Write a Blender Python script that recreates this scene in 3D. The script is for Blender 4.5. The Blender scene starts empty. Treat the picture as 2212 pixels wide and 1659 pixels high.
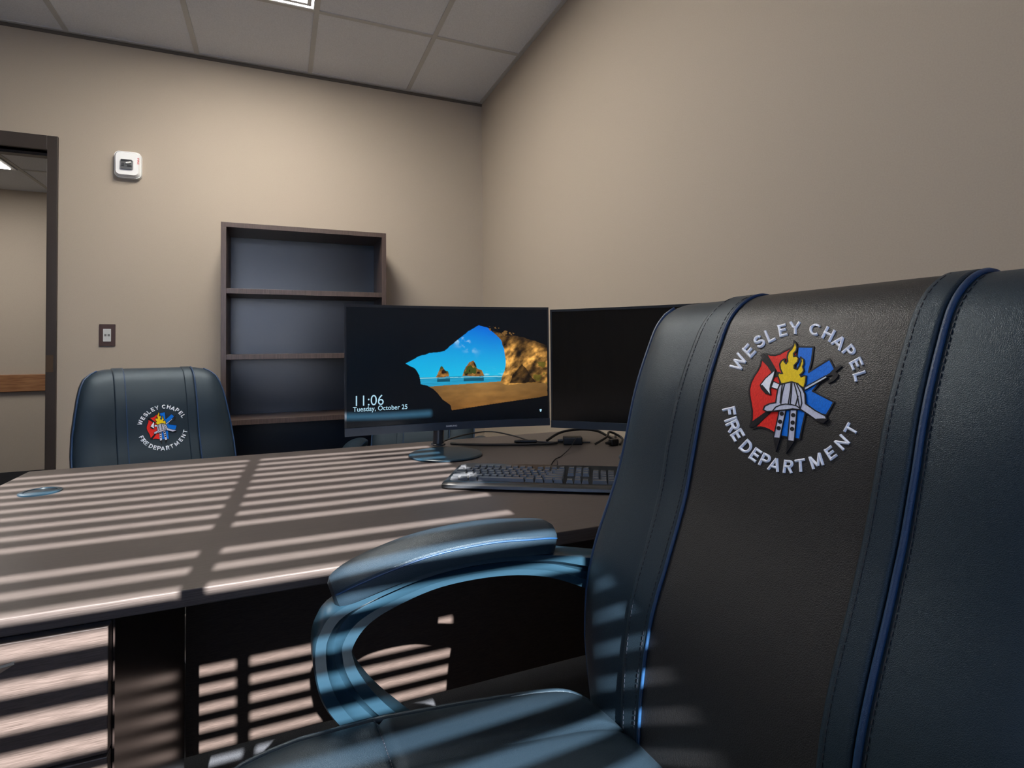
import bpy, bmesh, math, random
import numpy as np
from mathutils import Vector, Matrix
random.seed(7)
rng = np.random.RandomState(5)
S = bpy.context.scene
COL = S.collection
R = math.radians

# ------------------------------------------------------------ camera
CAM = Vector((-1.3063, -3.6122, 1.07))
YAW, PITCH, ROLL = 0.3985, 0.0211, -0.0093
cam_d = bpy.data.cameras.new('camera')
cam = bpy.data.objects.new('camera', cam_d)
COL.objects.link(cam)
S.camera = cam
cam_d.sensor_width = 36.0
cam_d.lens = 36.0 * 1196.2 / 2212.0
cam_d.shift_y = -102.4 / 2212.0
cam_d.clip_start = 0.02
fw = Vector((math.sin(YAW) * math.cos(PITCH), math.cos(YAW) * math.cos(PITCH), math.sin(PITCH)))
rt = Vector((math.cos(YAW), -math.sin(YAW), 0))
up = rt.cross(fw)
rt2 = rt * math.cos(ROLL) + up * math.sin(ROLL)
up2 = -rt * math.sin(ROLL) + up * math.cos(ROLL)
mw = Matrix((rt2, up2, -fw)).transposed().to_4x4()
mw.translation = CAM
cam.matrix_world = mw

# ------------------------------------------------------------ light and exposure
S.view_settings.view_transform = 'Standard'
S.view_settings.look = 'None'
S.view_settings.gamma = 1.0
S.view_settings.use_curve_mapping = False
S.view_settings.exposure = 0.0
S.cycles.use_denoising = True
S.cycles.max_bounces = 8
S.cycles.diffuse_bounces = 5
S.cycles.glossy_bounces = 4
S.cycles.transmission_bounces = 4
S.cycles.transparent_max_bounces = 8
S.cycles.sample_clamp_indirect = 6.0
S.cycles.caustics_reflective = False
S.cycles.caustics_refractive = False

SUN_STRENGTH = 40.0
SUN_TAN = 0.6125
SUN_AZ = 0.045
SKY = (0.30, 0.52, 1.0)
SKY_STRENGTH = 3.0
LAMP = 30.0

w = bpy.data.worlds.new('sky'); S.world = w
w.use_nodes = True
w.node_tree.nodes['Background'].inputs[0].default_value = (*SKY, 1)
w.node_tree.nodes['Background'].inputs[1].default_value = SKY_STRENGTH
sd = bpy.data.lights.new('sun', 'SUN'); sd.energy = SUN_STRENGTH; sd.angle = R(0.32)
sd.color = (1.0, 0.965, 0.935)
sun = bpy.data.objects.new('sun', sd); COL.objects.link(sun)
sun.location = (-1.4, -7, 3)
sun.rotation_euler = Vector((SUN_AZ, 1.0, -SUN_TAN)).to_track_quat('-Z', 'Y').to_euler()

# ------------------------------------------------------------ materials
def mat(name, col=(.5, .5, .5), rough=.5, metal=0.0, spec=.5, emit=None, es=0.0, coat=0.0):
    m = bpy.data.materials.new(name); m.use_nodes = True
    b = m.node_tree.nodes['Principled BSDF']
    b.inputs['Base Color'].default_value = (*col, 1)
    b.inputs['Roughness'].default_value = rough
    b.inputs['Metallic'].default_value = metal
    b.inputs['Specular IOR Level'].default_value = spec
    b.inputs['Coat Weight'].default_value = coat
    if emit:
        b.inputs['Emission Color'].default_value = (*emit, 1)
        b.inputs['Emission Strength'].default_value = es
    return m

def N(m, t, **kw):
    n = m.node_tree.nodes.new(t)
    for k, v in kw.items():
        if hasattr(n, k): setattr(n, k, v)
        else: n.inputs[k].default_value = v
    return n

def noise_mat(name, c1, c2, scale=(1, 1, 1), nscale=20, rough=.5, bump=0.0, bdist=.001, detail=4, spec=.5, lo=.35, hi=.65, rough2=None, coat=0.0, rotz=0.0):
    m = mat(name, c1, rough, spec=spec, coat=coat)
    L = m.node_tree.links.new; b = m.node_tree.nodes['Principled BSDF']
    tc = N(m, 'ShaderNodeTexCoord'); mp = N(m, 'ShaderNodeMapping')
    mp.inputs['Scale'].default_value = scale
    mp0 = N(m, 'ShaderNodeMapping'); mp0.inputs['Rotation'].default_value = (0, 0, rotz)
    L(tc.outputs['Object'], mp0.inputs['Vector']); L(mp0.outputs[0], mp.inputs['Vector'])
    n = N(m, 'ShaderNodeTexNoise'); n.inputs['Scale'].default_value = nscale; n.inputs['Detail'].default_value = detail
    L(mp.outputs[0], n.inputs['Vector'])
    r = N(m, 'ShaderNodeValToRGB')
    r.color_ramp.elements[0].position = lo; r.color_ramp.elements[1].position = hi
    r.color_ramp.elements[0].color = (*c1, 1); r.color_ramp.elements[1].color = (*c2, 1)
    L(n.outputs['Fac'], r.inputs[0]); L(r.outputs[0], b.inputs['Base Color'])
    if rough2 is not None:
        q = N(m, 'ShaderNodeMapRange'); q.inputs['To Min'].default_value = rough; q.inputs['To Max'].default_value = rough2
        L(n.outputs['Fac'], q.inputs['Value']); L(q.outputs[0], b.inputs['Roughness'])
    if bump:
        bp = N(m, 'ShaderNodeBump'); bp.inputs['Strength'].default_value = bump; bp.inputs['Distance'].default_value = bdist
        L(n.outputs['Fac'], bp.inputs['Height']); L(bp.outputs[0], b.inputs['Normal'])
    return m

def leather(name, col, rough=.42, scale=760, strength=.26, tint=None, spec=.5):
    m = mat(name, col, rough, spec=spec)
    L = m.node_tree.links.new; b = m.node_tree.nodes['Principled BSDF']
    if tint: b.inputs['Specular Tint'].default_value = (*tint, 1)
    tc = N(m, 'ShaderNodeTexCoord')
    ns = N(m, 'ShaderNodeTexNoise'); ns.inputs['Scale'].default_value = 90; ns.inputs['Detail'].default_value = 2
    L(tc.outputs['Object'], ns.inputs['Vector'])
    mix = N(m, 'ShaderNodeMixRGB'); mix.inputs[0].default_value = .0006
    L(tc.outputs['Object'], mix.inputs[1]); L(ns.outputs['Color'], mix.inputs[2])
    v = N(m, 'ShaderNodeTexVoronoi'); v.feature = 'DISTANCE_TO_EDGE'; v.inputs['Scale'].default_value = scale
    L(mix.outputs[0], v.inputs['Vector'])
    r = N(m, 'ShaderNodeMapRange'); r.inputs['From Max'].default_value = .25
    L(v.outputs['Distance'], r.inputs['Value'])
    bp = N(m, 'ShaderNodeBump'); bp.inputs['Strength'].default_value = strength; bp.inputs['Distance'].default_value = .0006
    n2 = N(m, 'ShaderNodeTexNoise'); n2.inputs['Scale'].default_value = 14; n2.inputs['Detail'].default_value = 3
    L(tc.outputs['Object'], n2.inputs['Vector'])
    bp2 = N(m, 'ShaderNodeBump'); bp2.inputs['Strength'].default_value = .05; bp2.inputs['Distance'].default_value = .004
    L(n2.outputs['Fac'], bp2.inputs['Height'])
    L(bp2.outputs[0], bp.inputs['Normal'])
    L(r.outputs[0], bp.inputs['Height']); L(bp.outputs[0], b.inputs['Normal'])
    return m

M = {}
M['wall'] = noise_mat('wall paint', (.41, .35, .285), (.43, .37, .30), nscale=300, rough=.75, bump=.15, bdist=.0006, spec=.25)
M['tile'] = noise_mat('ceiling tile', (.68, .70, .74), (.76, .78, .82), nscale=160, rough=.95, bump=.3, bdist=.001, spec=.1)
M['tee'] = mat('ceiling grid metal', (.50, .50, .49), .6)
M['carpet'] = noise_mat('carpet', (.045, .05, .06), (.075, .08, .09), nscale=400, rough=1, bump=.6, bdist=.003, spec=.1)
M['cove'] = mat('cove base rubber', (.03, .03, .032), .6)
M['frame'] = mat('door frame paint', (.035, .026, .021), .42)
M['shade'] = mat('painted wall shade', (.10, .085, .07), .6)  # brown that stands in for the shade below the ceiling
M['diff_hall'] = mat('hall diffuser', (.9, .9, .9), .4, emit=(1.0, .95, .89), es=14.0)
M['plate'] = mat('strike plate', (.12, .08, .05), .4, .8)
M['rail'] = noise_mat('oak rail', (.20, .085, .035), (.33, .16, .07), scale=(2, 20, 30), nscale=4, rough=.4)
M['desk'] = noise_mat('desk laminate', (.050, .041, .038), (.090, .077, .072), scale=(6, 300, 300), nscale=3.2, rough=.34, rough2=.46, bump=.12, bdist=.0004, detail=6, spec=.12, lo=.3, hi=.72, rotz=0.0)
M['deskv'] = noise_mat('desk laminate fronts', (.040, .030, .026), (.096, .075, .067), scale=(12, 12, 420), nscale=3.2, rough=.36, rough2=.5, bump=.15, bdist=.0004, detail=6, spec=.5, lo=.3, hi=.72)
M['desk_shaded'] = noise_mat('shaded desk laminate', (.034, .025, .022), (.076, .058, .051), scale=(12, 12, 420), nscale=3.2, rough=.45, bump=.15, bdist=.0004, detail=6, spec=.3, lo=.3, hi=.72)  # darker copy of the fronts, kneehole shade put into the colour
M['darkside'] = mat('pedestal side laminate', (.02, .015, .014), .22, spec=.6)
M['edge'] = mat('edge band', (.06, .05, .05), .16, spec=.9, coat=.5)
M['case'] = noise_mat('bookcase laminate', (.055, .036, .030), (.085, .058, .048), scale=(60, 60, 4), nscale=3, rough=.38, spec=.5)
M['caseback'] = mat('bookcase back laminate', (.020, .030, .045), .30, spec=.7)
M['leather'] = leather('charcoal blue leather', (.010, .020, .031), .42, tint=(.75, .9, 1.0), spec=.4)
M['panel'] = leather('logo panel leather', (.015, .0155, .017), .44, scale=520, strength=.25, spec=.42)
M['seam'] = mat('seam shadow thread', (.004, .006, .014), .8)
M['thread'] = mat('navy stitching', (.008, .012, .022), .6)
M['piping'] = leather('blue sheen piping', (.006, .034, .095), .42, spec=.5)  # blue glow along the strip groove is put into the piping colour
M['blackp'] = mat('black plastic', (.014, .018, .024), .35)
M['armp'] = mat('armrest plastic', (.009, .026, .042), .30, spec=.5)
M['armp'].node_tree.nodes['Principled BSDF'].inputs['Specular Tint'].default_value = (.8, .92, 1, 1)
M['metal'] = mat('brushed steel', (.55, .56, .58), .3, 1)
M['bezel'] = mat('monitor plastic', (.022, .028, .036), .22, spec=.7)
M['chin'] = mat('monitor chin', (.04, .06, .09), .28, spec=.8, metal=.3)
M['screen'] = mat('dark glass', (.004, .005, .006), .18, spec=.6)
M['key'] = mat('keycap', (.055, .058, .064), .38, spec=.6)
M['kb'] = mat('keyboard body', (.012, .014, .017), .3, spec=.6)
M['cable'] = mat('cable rubber', (.006, .006, .007), .45)
M['white'] = mat('white plastic', (.86, .87, .87), .35)
M['red'] = mat('red lettering', (.6, .03, .03), .5)
M['lens'] = mat('strobe lens', (.35, .36, .37), .08, metal=.7)
M['lensd'] = mat('strobe bulb recess', (.10, .10, .11), .2, metal=.5)
M['brownplate'] = mat('brown switch plate', (.05, .022, .015), .4)
M['switch'] = mat('grey switch', (.55, .56, .55), .4)
M['switchd'] = mat('switch marks', (.15, .15, .15), .5)
M['troffer'] = mat('troffer frame', (.62, .63, .64), .45)
M['dim'] = mat('dim diffuser', (.9, .9, .9), .4, emit=(1.0, .94, .86), es=LAMP * .04)
M['diff'] = mat('lit diffuser', (.9, .9, .9), .4, emit=(1.0, .94, .86), es=LAMP)
M['slat'] = mat('blind slat', (.62, .60, .57), .5)
M['glass'] = None
def embroidery(name, col, col2=None):
    m = noise_mat(name, col, col2 or tuple(c * .8 for c in col), scale=(900, 900, 120), nscale=1.0, rough=.55, bump=.5, bdist=.0004, detail=1, spec=.15)
    return m
M['e_white'] = embroidery('white thread', (.93, .95, 1.0), (.84, .88, .98))
M['e_grey'] = embroidery('silver thread', (.62, .64, .76), (.52, .54, .66))
M['e_red'] = embroidery('red thread', (.84, .030, .022), (.70, .02, .015))
M['e_blue'] = embroidery('blue thread', (.0, .18, .74), (.0, .14, .62))
M['e_yel'] = embroidery('yellow thread', (.92, .66, .01), (.80, .55, .005))
M['e_blk'] = embroidery('black thread', (.008, .008, .011), (.014, .014, .018))
gm = bpy.data.materials.new('window glass'); gm.use_nodes = True
nt = gm.node_tree; nt.nodes.clear()
o_ = nt.nodes.new('ShaderNodeOutputMaterial'); mx = nt.nodes.new('ShaderNodeMixShader')
tr = nt.nodes.new('ShaderNodeBsdfTransparent'); gl = nt.nodes.new('ShaderNodeBsdfGlossy'); gl.inputs['Roughness'].default_value = .02
mx.inputs[0].default_value = .05
nt.links.new(tr.outputs[0], mx.inputs[1]); nt.links.new(gl.outputs[0], mx.inputs[2]); nt.links.new(mx.outputs[0], o_.inputs[0])
M['glass'] = gm

# ------------------------------------------------------------ helpers
class MB:
    def __init__(s): s.v = []; s.f = []
    def add(s, v, f):
        n = len(s.v); s.v += [tuple(p) for p in v]; s.f += [tuple(i + n for i in q) for q in f]
        return s
    def box(s, x0, x1, y0, y1, z0, z1, mtx=None):
        v = [Vector((x, y, z)) for x in (x0, x1) for y in (y0, y1) for z in (z0, z1)]
        if mtx is not None: v = [mtx @ p for p in v]
        return s.add(v, [(0, 1, 3, 2), (4, 6, 7, 5), (0, 4, 5, 1), (2, 3, 7, 6), (0, 2, 6, 4), (1, 5, 7, 3)])
    def prism(s, pts, z0, z1):
        n = len(pts)
        return s.add([(x, y, z0) for x, y in pts] + [(x, y, z1) for x, y in pts],
                     [tuple(range(n))[::-1], tuple(range(n, 2 * n))] + [(i, (i + 1) % n, n + (i + 1) % n, n + i) for i in range(n)])
    def tube(s, pts, r, seg=8, closed=False):
        pts = [Vector(p) for p in pts]; n = len(pts); v = []; f = []
        nv = None
        for i, p in enumerate(pts):
            a = pts[i - 1] if (i > 0 or closed) else p
            b = pts[(i + 1) % n] if (i < n - 1 or closed) else p
            t = (b - a).normalized()
            if nv is None:
                nv = t.orthogonal().normalized()
            nv = (nv - t * nv.dot(t)).normalized()
            bn = t.cross(nv)
            rr = r[i] if hasattr(r, '__len__') else r
            for k in range(seg):
                an = 2 * math.pi * k / seg
                v.append(p + nv * math.cos(an) * rr + bn * math.sin(an) * rr)
        m = n if closed else n - 1
        for i in range(m):
            j = (i + 1) % n
            for k in range(seg):
                l = (k + 1) % seg
                f.append((i * seg + k, i * seg + l, j * seg + l, j * seg + k))
        if not closed:
            f.append(tuple(range(seg))[::-1]); f.append(tuple((n - 1) * seg + k for k in range(seg)))
        return s.add(v, f)
    def lathe(s, prof, c=(0, 0, 0), seg=32):
        v = []; f = []; n = len(prof)
        for k in range(seg):
            a = 2 * math.pi * k / seg
            for r_, z in prof: v.append((c[0] + r_ * math.cos(a), c[1] + r_ * math.sin(a), c[2] + z))
        for k in range(seg):
            l = (k + 1) % seg
            for i in range(n - 1): f.append((k * n + i, l * n + i, l * n + i + 1, k * n + i + 1))
        f.append(tuple(k * n for k in range(seg))[::-1]); f.append(tuple(k * n + n - 1 for k in range(seg)))
        return s.add(v, f)
    def grid(s, P, nu, nv, flip=False, closeu=False):
        f = []
        for i in range(nu if closeu else nu - 1):
            for j in range(nv - 1):
                a = i * nv + j; b = ((i + 1) % nu) * nv + j
                q = (a, b, b + 1, a + 1)
                f.append(q[::-1] if flip else q)
        return s.add(P, f)
    def build(s, name, m, parent=None, smooth=False, bevel=0, bseg=2, kind=None, mw=None, fix=True, angle=40):
        me = bpy.data.meshes.new(name); me.from_pydata(s.v, [], s.f); me.validate(); 
        if fix:
            bm = bmesh.new(); bm.from_mesh(me)
            bmesh.ops.recalc_face_normals(bm, faces=bm.faces); bm.to_mesh(me); bm.free()
        me.materials.append(m)
        o = bpy.data.objects.new(name, me); COL.objects.link(o)
        if parent is not None: o.parent = parent
        if kind: o['kind'] = kind
        if mw is not None: o.matrix_world = mw
        if bevel:
            b = o.modifiers.new('bevel', 'BEVEL'); b.width = bevel; b.segments = bseg; b.limit_method = 'ANGLE'; b.angle_limit = R(50)
        if smooth or bevel:
            me.polygons.foreach_set('use_smooth', [True] * len(me.polygons))
            if bevel:
                wn = o.modifiers.new('wn', 'WEIGHTED_NORMAL'); wn.keep_sharp = True
            elif angle < 180:
                me.set_sharp_from_angle(angle=R(angle))
        return o

def thing(name, loc=(0, 0, 0), rz=0, label=None, cat=None, group=None):
    o = bpy.data.objects.new(name, None); COL.objects.link(o)
    o.location = loc; o.rotation_euler = (0, 0, rz); o.empty_display_size = .1
    tag(o, label, cat, group); return o
def tag(o, label=None, cat=None, group=None, kind=None):
    if label: o['label'] = label
    if cat: o['category'] = cat
    if group: o['group'] = group
    if kind: o['kind'] = kind
    return o
def box(*a): return MB().box(*a)

# ------------------------------------------------------------ room shell
CEIL = 2.783
HY = 2.158
DX = -2.4258      # door opening right side
DL = -3.34
DH = 2.134
XL = -4.3
b = MB()
b.box(DX, 0.12, 0, .13, 0, CEIL); b.box(DL, DX, 0, .13, DH, CEIL); b.box(XL - .12, DL, 0, .13, 0, CEIL)
b.build('wall_back', M['wall'], kind='structure')
box(0, .12, -4.35, 0, 0, CEIL).build('wall_right', M['wall'], kind='structure')
box(XL - .12, XL, -4.35, 0, 0, CEIL).build('wall_left', M['wall'], kind='structure')
MB().box(XL - .12, .12, -4.35, .13, -.05, 0).box(-7.5, 1.5, .13, HY + .1, -.05, 0).build('floor', M['carpet'], kind='structure')
# ceiling tiles, T bars and wall angle; a hole is left where each troffer sits
T = .6096
TZ0 = .745
xs0 = -0.5197; yb = -0.6887
xg = [xs0 - i * T for i in range(-0, 7)]
yg = [yb - i * 2 * T for i in range(0, 3)]
xe = [0] + xg + [XL]; 
ye = [0] + [y for y in yg if y > -4.1] + [-4.35]
lights = [(-(0.5197 + 2 * T), yb - 2 * T), (-(0.5197 + 5 * T), yb - 2 * T), (-(0.5197 + 2 * T), yb - 4 * T)]
cb = MB()
for i in range(len(xe) - 1):
    for j in range(len(ye) - 1):
        x1, x0 = xe[i], xe[i + 1]; y1, y0 = ye[j], ye[j + 1]
        if x0 < XL: x0 = XL
        if any(abs(x0 - lx) < .01 and abs(y0 - ly) < .01 for lx, ly in lights): continue
        cb.box(x0, x1, y0, y1, CEIL, CEIL + .015)
ceiling = cb.build('ceiling', M['tile'], kind='structure')
tb = MB()
for x in xg: tb.box(x - .0125, x + .0125, -4.2, 0, CEIL - .005, CEIL + .004)
for y in yg: tb.box(XL, 0, y - .0125, y + .0125, CEIL - .0045, CEIL + .004)
# intermediate cross tees only where the photo shows 2 ft tiles next to the wall
tb.build('ceiling_grid', M['tee'], ceiling)
MB().box(XL, 0, -.005, 0, CEIL - .024, CEIL - .0065).build('painted_shade_strip', M['shade'], ceiling)  # painted strip for the shade along the top of the back wall
MB().box(XL, 0, -.022, 0, CEIL - .006, CEIL + .003).box(-.022, 0, -4.2, -.022, CEIL - .006, CEIL + .003).build('wall_angle', M['tee'], ceiling)
MB().box(XL - .2, .3, -4.4, .2, CEIL + .16, CEIL + .2).build('trim_4', M['tee'], kind='structure')

def troffer(lx, ly, label, dm='dim'):
    t = thing('ceiling_light', (lx + T / 2, ly + T, CEIL), 0, label, 'ceiling light', 'recessed ceiling lights')  # also used for the two added unseen fill lights
    hx, hy = T / 2 - .013, T - .013
    def ring(o0, o1, z0, z1):
        m = MB(); ax, ay, bx_, by_ = hx - o0, hy - o0, hx - o1, hy - o1
        m.box(-ax, -bx_, -ay, ay, z0, z1); m.box(bx_, ax, -ay, ay, z0, z1)
        m.box(-bx_, bx_, -ay, -by_, z0, z1); m.box(-bx_, bx_, by_, ay, z0, z1)
        return m
    ring(.0, .004, -.003, .06).build('frame', M['troffer'], t)
    ring(.0042, .014, .004, .008).build('light_rim', M[dm], t)
    ring(.0142, .034, .0, .012).build('inner_frame', M['troffer'], t)
    MB().box(-hx + .0342, hx - .0342, -hy + .0342, hy - .0342, .012, .020).build('diffuser', M[dm], t)
    MB().box(-hx, hx, -hy, hy, .0605, .07).build('housing', M['troffer'], t)
    return t
troffer(*lights[0], 'lit rectangular ceiling light nearest the back wall, above the bookcase', 'diff')
troffer(*lights[1], 'added unseen fill light over the doorway side of the room')  # fill lamp added out of view to brighten the room
troffer(*lights[2], 'added unseen fill light nearest the window wall')  # another added fill lamp, also out of view

# window wall behind the camera
WY = -4.20
eR, eL, eM = -.9430, -2.75, -1.4845
ZS = .90
PZ = .0443; P0Y = .07234
BY = WY - .045
gap0 = TZ0 + (-1.7933 - BY) * SUN_TAN
ZT = gap0 + 2.5 * PZ
ZT = gap0 + 2.5 * PZ
wb = MB()
wb.box(XL - .1, eL, WY - .15, WY, 0, CEIL + .1); wb.box(eR, .12, WY - .15, WY, 0, CEIL + .1)
wb.box(eL, eR, WY - .15, WY, 0, ZS); wb.box(eL, eR, WY - .15, WY, ZT + .10, CEIL + .1)
wb.build('wall_front', M['wall'], kind='structure')
fb = MB()
for a0, a1 in ((eL, eL + .015), (eM - .014, eM + .014), (eR - .012, eR)): fb.box(a0, a1, WY - .12, WY - .015, ZS, ZT + .10)
fb.box(eL, eR, WY - .12, WY - .015, ZS, ZS + .04); fb.box(eL, eR, WY - .12, WY - .072, ZT + .088, ZT + .10)
win = fb.build('window_1', M['frame'], kind='structure')
MB().box(eL + .02, eR - .02, WY - .105, WY - .10, ZS + .02, ZT + .09).build('window_pane', M['glass'], win)
MB().box(eL - .03, eR + .03, WY - .01, WY + .05, ZS - .03, ZS - .002).build('window_sill', M['frame'], win)
mu = MB()
for k in (-1, 10):
    zc = gap0 - k * PZ + (.0525) * SUN_TAN
    mu.box(eL, eR, WY - .1, WY - .095, zc - .017, zc + .017)
mu.build('window_muntin', M['frame'], win)
def blind(ea, eb, label):
    t = thing('window_blind', (0, 0, 0), 0, label, 'blind', 'horizontal blinds in the window')
    mb = MB(); hw = .0255; tilt = R(SLAT_TILT); n = 5
    z = gap0 + 2.5 * PZ
    while z > ZS + .05:
        P = []
        for j in range(n):
            q = -1 + 2 * j / (n - 1); yy = q * hw; zz = .003 * (1 - q * q)
            P.append((yy * math.cos(tilt) + zz * math.sin(tilt), -yy * math.sin(tilt) + zz * math.cos(tilt)))
        v = []
        for e in (ea, eb):
            for y2, z2 in P: v.append((e, BY + y2, z + z2))
            for y2, z2 in P[::-1]: v.append((e, BY + y2, z + z2 - .0015))
        m = 2 * n
        mb.add(v, [tuple(range(m))[::-1], tuple(range(m, 2 * m))] + [(q, (q + 1) % m, m + (q + 1) % m, m + q) for q in range(m)])
        z -= PZ
    mb.build('slats', M['slat'], t)
    MB().box(ea, eb, BY - .025, BY + .03, ZT - .0, ZT + .098).build('headrail', M['slat'], t)
    return t
SLAT_TILT = 6.5
blind(eL + .016, eM - .015, 'wide horizontal blind in the left part of the window')
blind(eM + .015, eR - .001, 'narrow horizontal blind in the right part of the window')

# door frame and hall
b = MB()
b.box(DX, DX + .0445, -.016, .146, 0, DH + .075); b.box(DL - .0445, DL, -.016, .146, 0, DH + .075)
b.box(DL, DX, -.016, .146, DH + .0, DH + .075)
fr = b.build('door_1', M['frame'], kind='structure', bevel=.002)
MB().box(DX - .016, DX, .05, .10, 0, DH).box(DL, DX, .05, .10, DH - .016, DH).build('door_stop', M['frame'], fr)
MB().box(DX - .002, DX, .0, .045, .968, 1.056).box(DX + .002, DX + .034, -.018, -.0155, .968, 1.056).build('strike_plate', M['plate'], fr)
HY = 2.158
HC = 2.412
MB().box(-7.5, 1.5, HY, HY + .1, 0, HC).build('wall_hall', M['wall'], kind='structure')
MB().box(-7.6, -7.5, .13, HY, 0, HC).box(1.5, 1.6, .13, HY, 0, HC).box(-7.5, XL - .12, .0, .13, 0, CEIL).box(.12, 1.5, .0, .13, 0, CEIL).build('wall_hall_end', M['wall'], kind='structure')
hb = MB()
hb.box(-7.5, 1.5, .13, HY, HC, HC + .015)
hc = hb.build('ceiling_hall', M['tile'], kind='structure')
tb = MB()
for i in range(-5, 8): tb.box(-3.05 + i * T - .012, -3.05 + i * T + .012, .13, HY, HC - .004, HC)
for j in range(0, 3): tb.box(-7.5, 1.5, 1.49 - j * T - .012, 1.49 - j * T + .012, HC - .0038, HC)
tb.build('ceiling_grid', M['tee'], hc)
hl = thing('ceiling_light', (-3.37, .875, HC), 0, 'lit ceiling light in the hallway seen through the doorway', 'ceiling light', 'recessed ceiling lights')
MB().box(-T / 2, T / 2, -T, T, -.012, -.001).build('frame', M['troffer'], hl)
MB().box(-T / 2 + .03, T / 2 - .03, -T + .03, T - .03, -.016, -.0121).build('diffuser', M['diff_hall'], hl)
MB().box(-7.5, 1.5, HY - .035, HY, .752, .893).build('trim_1', M['rail'], kind='structure', bevel=.006)
MB().box(-7.5, 1.5, HY - .008, HY, 0, .10).build('baseboard_hall', M['cove'], kind='structure')
MB().box(DX + .0445, 0, -.008, 0, 0, .10).box(XL, DL - .0445, -.008, 0, 0, .10).build('baseboard_back', M['cove'], kind='structure')
box(-.008, 0, -4.2, -.008, 0, .10).build('baseboard_right', M['cove'], kind='structure')

# strobe and switch on the back wall
def rrect(hw, hh, r, n=6):
    pts = []
    for cx, cy, a0 in ((hw - r, hh - r, 0), (-hw + r, hh - r, 90), (-hw + r, -hh + r, 180), (hw - r, -hh + r, 270)):
        for i in range(n + 1):
            a = R(a0 + 90 * i / n); pts.append((cx + r * math.cos(a), cy + r * math.sin(a)))
    return pts
def slab(pts, y0, y1, mb=None, s1=1.0):
    # outline in x,z ; y0 is the front
    mb = mb or MB(); n = len(pts)
    v = [(x, y1, z) for x, z in pts] + [(x * s1, y0, z * s1) for x, z in pts]
    return mb.add(v, [tuple(range(n)), tuple(range(n, 2 * n))[::-1]] + [(i, n + i, n + (i + 1) % n, (i + 1) % n) for i in range(n)])
st = thing('alarm_strobe', (-2.067, -.0, 2.093), 0, 'white fire alarm strobe with clear lens, high on the back wall', 'alarm')
slab(rrect(.062, .072, .024), -.03, 0).build('back_box', M['white'], st, smooth=True, angle=50)
slab(rrect(.060, .070, .024), -.05, -.0301, s1=.86).build('cover', M['white'], st, smooth=True, angle=50)
slab([(x, z - .006) for x, z in rrect(.029, .026, .006)], -.062, -.0503, s1=.94).build('lens', M['lens'], st, smooth=True, angle=30)
lb = MB()
lb.box(-.024, .024, -.066, -.0645, .010, .018).box(-.022, -.010, -.066, -.0645, -.018, -.002).box(.004, .024, -.066, -.0645, -.020, -.012)
lb.build('lens_ribs', M['lensd'], st)
MB().tube([(0, -.068, -.002), (.012, -.070, 0), (.022, -.068, .004)], .005).build('flash_tube', M['white'], st, smooth=True)

def text_mesh(txt, size=1.0, offset=0.0, align='CENTER'):
    cu = bpy.data.curves.new('t', 'FONT'); cu.body = txt; cu.size = size; cu.offset = offset
    cu.align_x = align; cu.align_y = 'BOTTOM_BASELINE' if False else 'TOP_BASELINE'
    cu.resolution_u = 6
    o = bpy.data.objects.new('t', cu); COL.objects.link(o)
    dg = bpy.context.evaluated_depsgraph_get()
    me = bpy.data.meshes.new_from_object(o.evaluated_get(dg))
    V = [v.co.copy() for v in me.vertices]; F = [tuple(p.vertices) for p in me.polygons]
    bpy.data.objects.remove(o); bpy.data.curves.remove(cu); bpy.data.meshes.remove(me)
    return V, F
V, F = text_mesh('FIRE', .02, .0004)
MB().add([(.046, -.0512 , .0) if False else (.0475 + v.y * .6, -.0502, .018 - v.x) for v in V], F).build('lettering', M['red'], st, fix=False)
sw = thing('light_switch', (-2.162, 0, 1.161), 0, 'brown wall plate with grey switch beside the door frame', 'switch')
slab(rrect(.0365, .0595, .003), -.006, 0).build('plate', M['brownplate'], sw, bevel=.001)
slab(rrect(.0175, .034, .002), -.0095, -.0061).build('rocker', M['switch'], sw)
MB().box(-.012, -.002, -.0105, -.0096, -.006, .006).box(.003, .013, -.0105, -.0096, -.006, .006).build('button', M['switchd'], sw)

# ------------------------------------------------------------ bookcase
bc = thing('bookcase', (-1.590, -.322, 0), 0, 'tall dark wooden open bookcase against the back wall', 'bookcase')
BW, BD, BH = .868, .305, 1.756
for x in (0, BW - .026):
    box(x, x + .026, 0, BD, 0, BH - .026).build('side_panel', M['case'], bc, bevel=.001)
box(0, BW, 0, BD, BH - .026, BH).build('top_panel', M['case'], bc, bevel=.001)
for z in (1.404, 1.051, .701, .36):
    box(.0262, BW - .0262, .004, BD - .012, z - .028, z).build('shelf', M['case'], bc, bevel=.001)
box(.0262, BW - .0262, .004, BD - .012, .06, .088).build('shelf', M['case'], bc, bevel=.001)
box(.0262, BW - .0262, .02, .035, 0, .0598).build('kick_plate', M['case'], bc)
box(.0262, BW - .0262, BD - .0118, BD, .0, BH - .0265).build('back_panel', M['caseback'], bc)

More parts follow.
